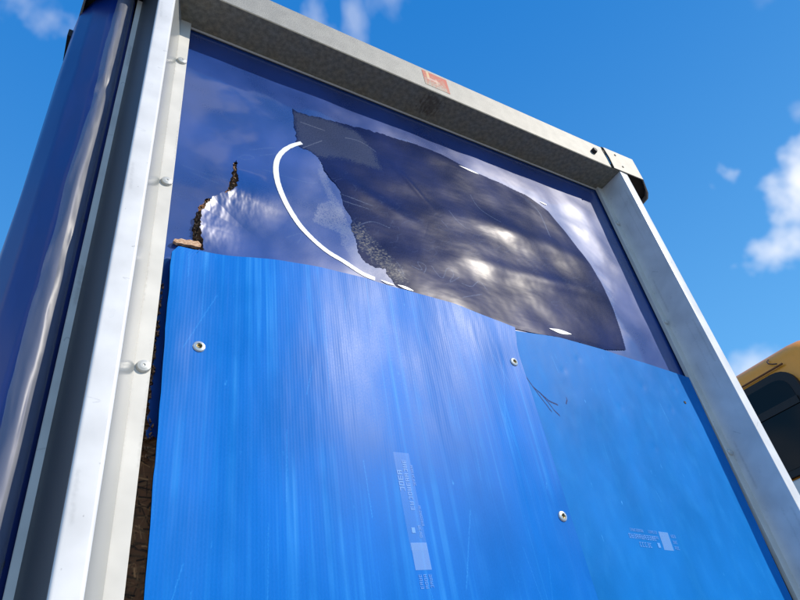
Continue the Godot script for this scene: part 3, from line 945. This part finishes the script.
func print_label(parent: Node, corner: Vector3, along: Vector3, across: Vector3, on: Callable, long: bool) -> void:
	# rows of small worn print, laid on the sheet; along: the way the rows run
	var st := new_st()
	var put := func(a0: float, a1: float, b0: float, b1: float) -> void:
		var c := []
		for e in [[a0, b0], [a1, b0], [a1, b1], [a0, b1]]:
			var p: Vector3 = corner + along * e[0] + across * e[1]
			p.z = on.call(p.x, p.y) + 0.0005
			c.append(p)
		quad(st, c[0], c[1], c[2], c[3], Vector3.BACK)
	var word := func(a: float, b: float, count: int, size: float) -> void:
		for i in count:       # letters too worn to read: uprights and bars
			var x := a + i * size * 0.78
			var s := size * 0.13
			var kind := rng.randi() % 5
			if kind != 3: put.call(x, x + s, b, b + size)
			if kind != 1: put.call(x + size * 0.44, x + size * 0.44 + s, b, b + size)
			if kind != 2: put.call(x, x + size * 0.5, b + size * 0.85, b + size)
			if kind > 1: put.call(x, x + size * 0.5, b + size * 0.42, b + size * 0.56)
			if kind != 4: put.call(x, x + size * 0.5, b, b + size * 0.14)
	if long:
		word.call(0.030, 0.026, 4, 0.0115)
		word.call(0.012, 0.011, 11, 0.0095)
		word.call(0.020, -0.003, 9, 0.005)
		word.call(0.085, -0.003, 8, 0.005)
		word.call(0.115, 0.006, 4, 0.006)
		put.call(0.118, 0.126, 0.020, 0.028)
		for i in 3: word.call(0.184, 0.003 + i * 0.011, 4, 0.0065)
	else:
		word.call(0.0, 0.012, 11, 0.0085)
		word.call(0.022, 0.026, 5, 0.0085)
		word.call(0.008, 0.002, 9, 0.005)
		word.call(0.056, 0.002, 6, 0.005)
		word.call(0.060, 0.012, 5, 0.005)
		put.call(0.070, 0.077, 0.024, 0.033)
		for i in 3: word.call(0.116, 0.005 + i * 0.011, 3, 0.006)
	mesh_node("printed_text", st.commit(), M.label, parent).set_meta("kind", "stuff")
	# a plain pale square
	var sq := new_st()
	var a0 := 0.140 if long else 0.084
	var a1 := 0.178 if long else 0.110
	var b0 := 0.000 if long else 0.002
	var b1 := 0.036 if long else 0.036
	var c := []
	for e in [[a0, b0], [a1, b0], [a1, b1], [a0, b1]]:
		var p: Vector3 = corner + along * e[0] + across * e[1]
		p.z = on.call(p.x, p.y) + 0.0005
		c.append(p)
	quad(sq, c[0], c[1], c[2], c[3], Vector3.BACK)
	mesh_node("printed_square", sq.commit(), M.label_square, parent)

func build_sheets() -> void:
	# left sheet
	var a := thing("corrugated_plastic_sheet", "bright blue fluted plastic sheet overlapping its duller neighbour on the kiosk front", "plastic sheet", Vector3.ZERO, "plastic sheets on the kiosk")
	var at0 := func(u: float, v: float) -> Vector2:
		var t := top_at(lerpf(0.136, 0.832, u))
		var y := lerpf(SY0, t, v)
		var x0 := 0.1345 + (2.34 - y) * 0.020 + n_edge.get_noise_2d(y * 0.2, 1.0) * 0.0015
		if y > t - 0.016 and u < 0.05: x0 += pow((y - t + 0.016) / 0.016, 2.0) * 0.009
		var x1 := 0.846 - smoothstep(2.34, 2.25, y) * 0.013 + (2.25 - minf(y, 2.25)) * 0.022
		return Vector2(lerpf(x0, x1, u), y)
	var all := func(_x: float, _y: float) -> bool: return true
	mesh_node("fluted_sheet", relief(572, 90, at0, sheet0_h, all, Vector2(0.12, SY0), Vector2(0.90, 2.37), 0.0042), M.sheet0, a)
	for p in [Vector2(0.188, 2.142), Vector2(0.813, 2.2295), Vector2(0.8205, 1.916)]:
		sheet_screw(a, Vector3(p.x, p.y, sheet0_h(p.x, p.y)))
	# right sheet
	var b := thing("corrugated_plastic_sheet", "duller hazy blue plastic sheet with dents and a dark curved line", "plastic sheet", Vector3.ZERO, "plastic sheets on the kiosk")
	var at1 := func(u: float, v: float) -> Vector2:
		var t := top_at(lerpf(0.822, 1.414, u))
		var y := lerpf(SY0, t, v)
		var x1 := 1.4140 - (2.30 - y) * 0.030 + n_edge.get_noise_2d(y * 0.2, 5.0) * 0.001
		return Vector2(lerpf(0.822, x1, u), y)
	mesh_node("plastic_sheet", relief(150, 220, at1, sheet1_h, all, Vector2(0.82, SY0), Vector2(1.42, 2.36), 0.0042), M.sheet1, b)
	var hl := mesh_node("screw_hole", lathe([Vector2(0.0042, 0.0), Vector2(0.0035, 0.0008), Vector2(0, 0.0004)], 12), M.black, b)
	hl.position = Vector3(1.3455, 2.2165, sheet1_h(1.3455, 2.2165) + 0.0004)
	# worn print
	var p0 := on_z(409, 453, 0.018)
	var p1 := on_z(428, 550, 0.018)
	var d := (p1 - p0).normalized()
	var tint := PackedVector2Array()
	M.label_square = mat(Color(0.62, 0.80, 0.97, 0.32), 0.5)
	M.label_square.transparency = BaseMaterial3D.TRANSPARENCY_ALPHA
	print_label(a, p0, d, Vector3(-0.92, 0.0, 0).slide(d).normalized() * 0.78, sheet0_h, true)
	var q0 := on_z(625, 527, 0.010)
	var q1 := on_z(679, 534, 0.010)
	d = (q1 - q0).normalized()
	print_label(b, q0, d, Vector3.DOWN.slide(d).normalized(), sheet1_h, false)
	# the strip of pale film the long print sits on
	var st := new_st()
	var e := (p1 - p0)
	var side := Vector3(-1, 0, 0).slide(e.normalized()).normalized() * 0.030
	var nseg := 12
	for i in nseg:
		var c := []
		for f in [[i, 0.0], [i + 1, 0.0], [i + 1, 1.0], [i, 1.0]]:
			var p: Vector3 = p0 + e * (f[0] / float(nseg)) + side * f[1]
			p.z = sheet0_h(p.x, p.y) + 0.00025
			c.append(p)
		quad(st, c[0], c[1], c[2], c[3], Vector3.BACK)
	var fm := mat(Color(0.45, 0.72, 0.98, 0.15), 0.35)
	fm.transparency = BaseMaterial3D.TRANSPARENCY_ALPHA
	mesh_node("label_film", st.commit(), fm, a)

# ---------------------------------------------------------------- the bus
func build_bus() -> void:
	var yellow := mat(Color(1.0, 0.62, 0.07), 0.3)
	yellow.clearcoat_enabled = true
	yellow.clearcoat = 0.5
	var white := mat(Color(0.82, 0.82, 0.80), 0.35)
	var rubber := mat(Color(0.03, 0.03, 0.03), 0.6)
	var glass := mat(Color(0.012, 0.022, 0.04), 0.06, 0.0, 0.35)
	var steel := mat(Color(0.55, 0.55, 0.55), 0.35, 0.8)
	var X := 3.6
	var Z1 := -0.40      # its near end
	var Z0 := -9.4
	var b := thing("parked_bus", "yellow bus with dark tinted side windows parked behind the kiosk", "bus", Vector3(X + 1.2, 0, -4.9))
	var off := -b.position
	var put := func(called: String, mesh: Mesh, m: Material, parent: Node) -> MeshInstance3D:
		var o := mesh_node(called, mesh, m, parent)
		if parent == b: o.position = off
		return o
	# body: a cross-section with a rounded roof, ends rounded too, as rings
	var ring := func(inset: float, drop: float, z: float, y0: float, y1: float) -> PackedVector3Array:
		var sec := PackedVector2Array()
		var r := 0.16
		var xl := X + inset
		var xr := X + 2.4 - inset
		sec.append(Vector2(xl, y0))
		for i in 9:
			var a := PI / 2 * i / 8.0
			sec.append(Vector2(xl + 0.02 + r - cos(a) * r, y1 - drop - r * 0.75 + sin(a) * r * 0.75))
		for i in 9:
			var a := PI / 2 * (8 - i) / 8.0
			sec.append(Vector2(xr - 0.02 - r + cos(a) * r, y1 - drop - r * 0.75 + sin(a) * r * 0.75))
		sec.append(Vector2(xr, y0))
		var out := PackedVector3Array()
		for p in sec: out.append(Vector3(p.x, p.y, z))
		return out
	var loft := func(rings: Array) -> ArrayMesh:
		var st := new_st()
		st.set_smooth_group(0)
		for i in rings.size() - 1:
			var p: PackedVector3Array = rings[i]
			var q: PackedVector3Array = rings[i + 1]
			for j in p.size() - 1:
				for t in [[p[j], q[j], q[j + 1]], [p[j], q[j + 1], p[j + 1]]]:
					for v in t:
						st.set_uv(Vector2(v.z, v.y)); st.add_vertex(v)
		for e in [0, rings.size() - 1]:
			var p: PackedVector3Array = rings[e]
			var c := (p[0] + p[p.size() - 1]) * 0.5 + Vector3(0, 0.8, 0)
			for j in p.size():
				var k := (j + 1) % p.size()
				for v in ([c, p[j], p[k]] if e == 0 else [c, p[k], p[j]]):
					st.set_uv(Vector2(v.x, v.y)); st.add_vertex(v)
		st.generate_normals()
		return st.commit()
	var zs := []
	for i in 7:
		var a := PI / 2 * i / 6.0
		zs.append([Z1 - 0.22 + 0.22 * cos(a) , 0.22 * (1.0 - sin(a)), 0.10 * (1.0 - sin(a))])
	var rings := []
	for e in zs: rings.append(ring.call(e[1], e[2], e[0], 0.35, 3.285))
	for i in range(zs.size() - 1, -1, -1):
		var e: Array = zs[i]
		rings.append(ring.call(e[1], e[2], Z0 + Z1 - e[0], 0.35, 3.285))
	put.call("body", loft.call(rings), yellow, b)
	# white band below the windows
	put.call("side_band", box_mesh(Vector3(X - 0.012, 1.55, Z0 + 0.3), Vector3(X + 0.03, 2.562, Z1 - 0.24), 0.008), white, b)
	# roof gutter and the hooked wire
	var st := new_st()
	tube(st, [Vector3(X + 0.004, 3.150, Z0 + 0.3), Vector3(X + 0.004, 3.150, -0.655)], 0.0055)
	put.call("roof_gutter", st.commit(), mat(Color(0.45, 0.24, 0.05), 0.5), b)
	st = new_st()
	tube(st, [Vector3(X + 0.030, 3.222, -0.722), Vector3(X + 0.016, 3.208, -0.730), Vector3(X + 0.006, 3.190, -0.724), Vector3(X + 0.000, 3.174, -0.704), Vector3(X - 0.001, 3.162, -0.680)], 0.0036)
	put.call("aerial_wire", st.commit(), mat(Color(0.22, 0.10, 0.04), 0.5), b)
	# side windows with rounded frames and a hopper bar
	var rr := func(z0: float, z1: float, y0: float, y1: float, r: float) -> PackedVector2Array:
		return rounded(PackedVector2Array([Vector2(z0, y0), Vector2(z1, y0), Vector2(z1, y1), Vector2(z0, y1)]), r, 6)
	var w0 := -0.625
	for i in 7:
		var z1 := w0 - i * 1.22
		var z0 := z1 - 1.14
		st = new_st()
		plate(st, rr.call(-z1, -z0, 2.575, 3.120, 0.12), 0.0, 0.03)
		var fr: MeshInstance3D = put.call("side_window", st.commit(), rubber, b)
		fr.transform = Transform3D(Basis(Vector3(0, 0, -1), Vector3(0, 1, 0), Vector3(-1, 0, 0)), off + Vector3(X + 0.012, 0, 0))
		st = new_st()
		plate(st, rr.call(-z1 + 0.045, -z0 - 0.045, 2.61, 3.078, 0.09), 0.0285, 0.0325)
		mesh_node("pane", st.commit(), glass, fr)
		st = new_st()
		plate(st, PackedVector2Array([Vector2(-z1 + 0.04, 2.906), Vector2(-z0 - 0.04, 2.906), Vector2(-z0 - 0.04, 2.948), Vector2(-z1 + 0.04, 2.948)]), 0.0, 0.040)
		mesh_node("hopper_bar", st.commit(), rubber, fr)
	# wheels
	for z in [-2.6, -7.4]:
		var wh: MeshInstance3D = put.call("wheel", lathe([Vector2(0.0, 0.02), Vector2(0.30, 0.02), Vector2(0.34, 0.10), Vector2(0.47, 0.10), Vector2(0.5, 0.06), Vector2(0.5, -0.18), Vector2(0.3, -0.2)], 28), rubber, b)
		wh.transform = Transform3D(Basis(Vector3(0, 0, -1), Vector3(0, 1, 0), Vector3(-1, 0, 0)), off + Vector3(X + 0.08, 0.5, z))
		mesh_node("rim", lathe([Vector2(0.0, 0.06), Vector2(0.12, 0.06), Vector2(0.16, 0.03), Vector2(0.29, 0.03), Vector2(0.30, 0.09)], 24), steel, wh)
	put.call("rear_window", box_mesh(Vector3(X + 0.42, 2.1, Z1 - 0.03), Vector3(X + 1.98, 2.95, Z1 + 0.006), 0.02), glass, b)

func build_ground() -> void:
	var pm := PlaneMesh.new()
	pm.size = Vector2(600, 600)
	var m := mat(Color(1, 1, 1), 0.9)
	m.albedo_texture = noise_tex(0.05, Color(0.42, 0.42, 0.41), Color(0.60, 0.59, 0.57), 5, 17, 512)
	m.uv1_triplanar = true
	m.uv1_world_triplanar = true
	m.uv1_scale = Vector3(0.4, 0.4, 0.4)
	var g := mesh_node("ground", pm, m, self)
	g.set_meta("kind", "structure")
	g.set_meta("label", "pale worn concrete yard under the kiosk and bus")

func _ready() -> void:
	rng.seed = 20240
	# ---- camera, sky, sun
	cam_basis = Basis(Vector3(0.8612500, -0.1400014, 0.4885162), Vector3(-0.2030537, 0.7864232, 0.5833591), Vector3(-0.4658516, -0.6016130, 0.6488791))
	cam_basis = cam_basis.orthonormalized()
	var cam := Camera3D.new()
	cam.name = "camera"
	cam.fov = 51.306
	cam.near = 0.02
	cam.far = 1000.0
	cam.transform = Transform3D(cam_basis, EYE)
	add_child(cam)
	cam.current = true
	make_sky()
	var sun := DirectionalLight3D.new()
	sun.name = "sun"
	sun.light_color = Color(1.0, 0.962, 0.905)
	sun.light_energy = 1.25
	sun.light_angular_distance = 0.53
	sun.shadow_enabled = true
	add_child(sun)
	sun.look_at_from_position(Vector3.ZERO, -Vector3(0.80, 0.84, 1.0), Vector3.UP)
	# ---- shared shapes
	n_wave = noise(4.2, 2, 101)
	n_small = noise(16.0, 3, 102)
	n_edge = noise(60.0, 3, 103)
	tear_line = poly_z([235, 164, 235.5, 180, 232, 192, 223, 197.5, 208, 201.5, 198.5, 213, 196, 229, 197, 249, 197, 262])
	tear_hole = poly_z([236, 160, 233, 165, 231, 178, 228, 190, 221, 196, 206, 199.8, 196, 212, 193, 228, 190.5, 252, 202, 252, 197.5, 230, 200.5, 214, 210, 203, 224, 199, 233.5, 193, 236.5, 182, 237.5, 166])
	flap_area = poly_z([236, 168, 235.5, 180, 232, 192, 223, 197.5, 208, 201.5, 198.5, 213, 196, 229, 197, 249, 197, 275, 330, 285, 380, 230, 380, 168])
	film_area = poly_z([292, 110, 312, 117, 340, 123, 375, 132, 410, 143, 440, 155, 470, 171, 500, 183, 525, 195, 548, 212, 565, 232, 582, 255, 600, 283, 612, 312, 623, 352, 600, 352, 560, 342, 500, 328, 440, 308, 405, 295, 392, 287, 384, 272, 372, 270, 360, 262, 355, 245, 351, 232, 352, 222, 345, 210, 338, 190, 324, 172, 318, 158, 305, 151, 297, 146])
	for r in [[325, 172, 415, 225, 0.026, 0.0030], [392, 165, 432, 210, 0.010, 0.0012], [418, 150, 480, 172, 0.040, 0.0024], [452, 212, 600, 268, 0.040, 0.0042], [470, 262, 610, 300, 0.026, 0.0030], [340, 126, 400, 150, 0.036, 0.0018]]:
		var p := poly_z([r[0], r[1], r[2], r[3]])
		ridges.append([p[0], p[1], r[4], r[5]])
	sheet_top = poly_z([168, 247, 175, 247.5, 222, 256, 280, 264, 330, 272, 360, 278, 400, 289.5, 440, 302.5, 480, 317, 515, 330, 560, 337, 600, 348, 640, 361, 665, 369, 695, 379], 0.014)
	make_materials()
	print("materials ", Time.get_ticks_msec())
	build_ground()
	build_kiosk()
	print("kiosk ", Time.get_ticks_msec())
	build_sheets()
	build_bus()
	print("done ", Time.get_ticks_msec())
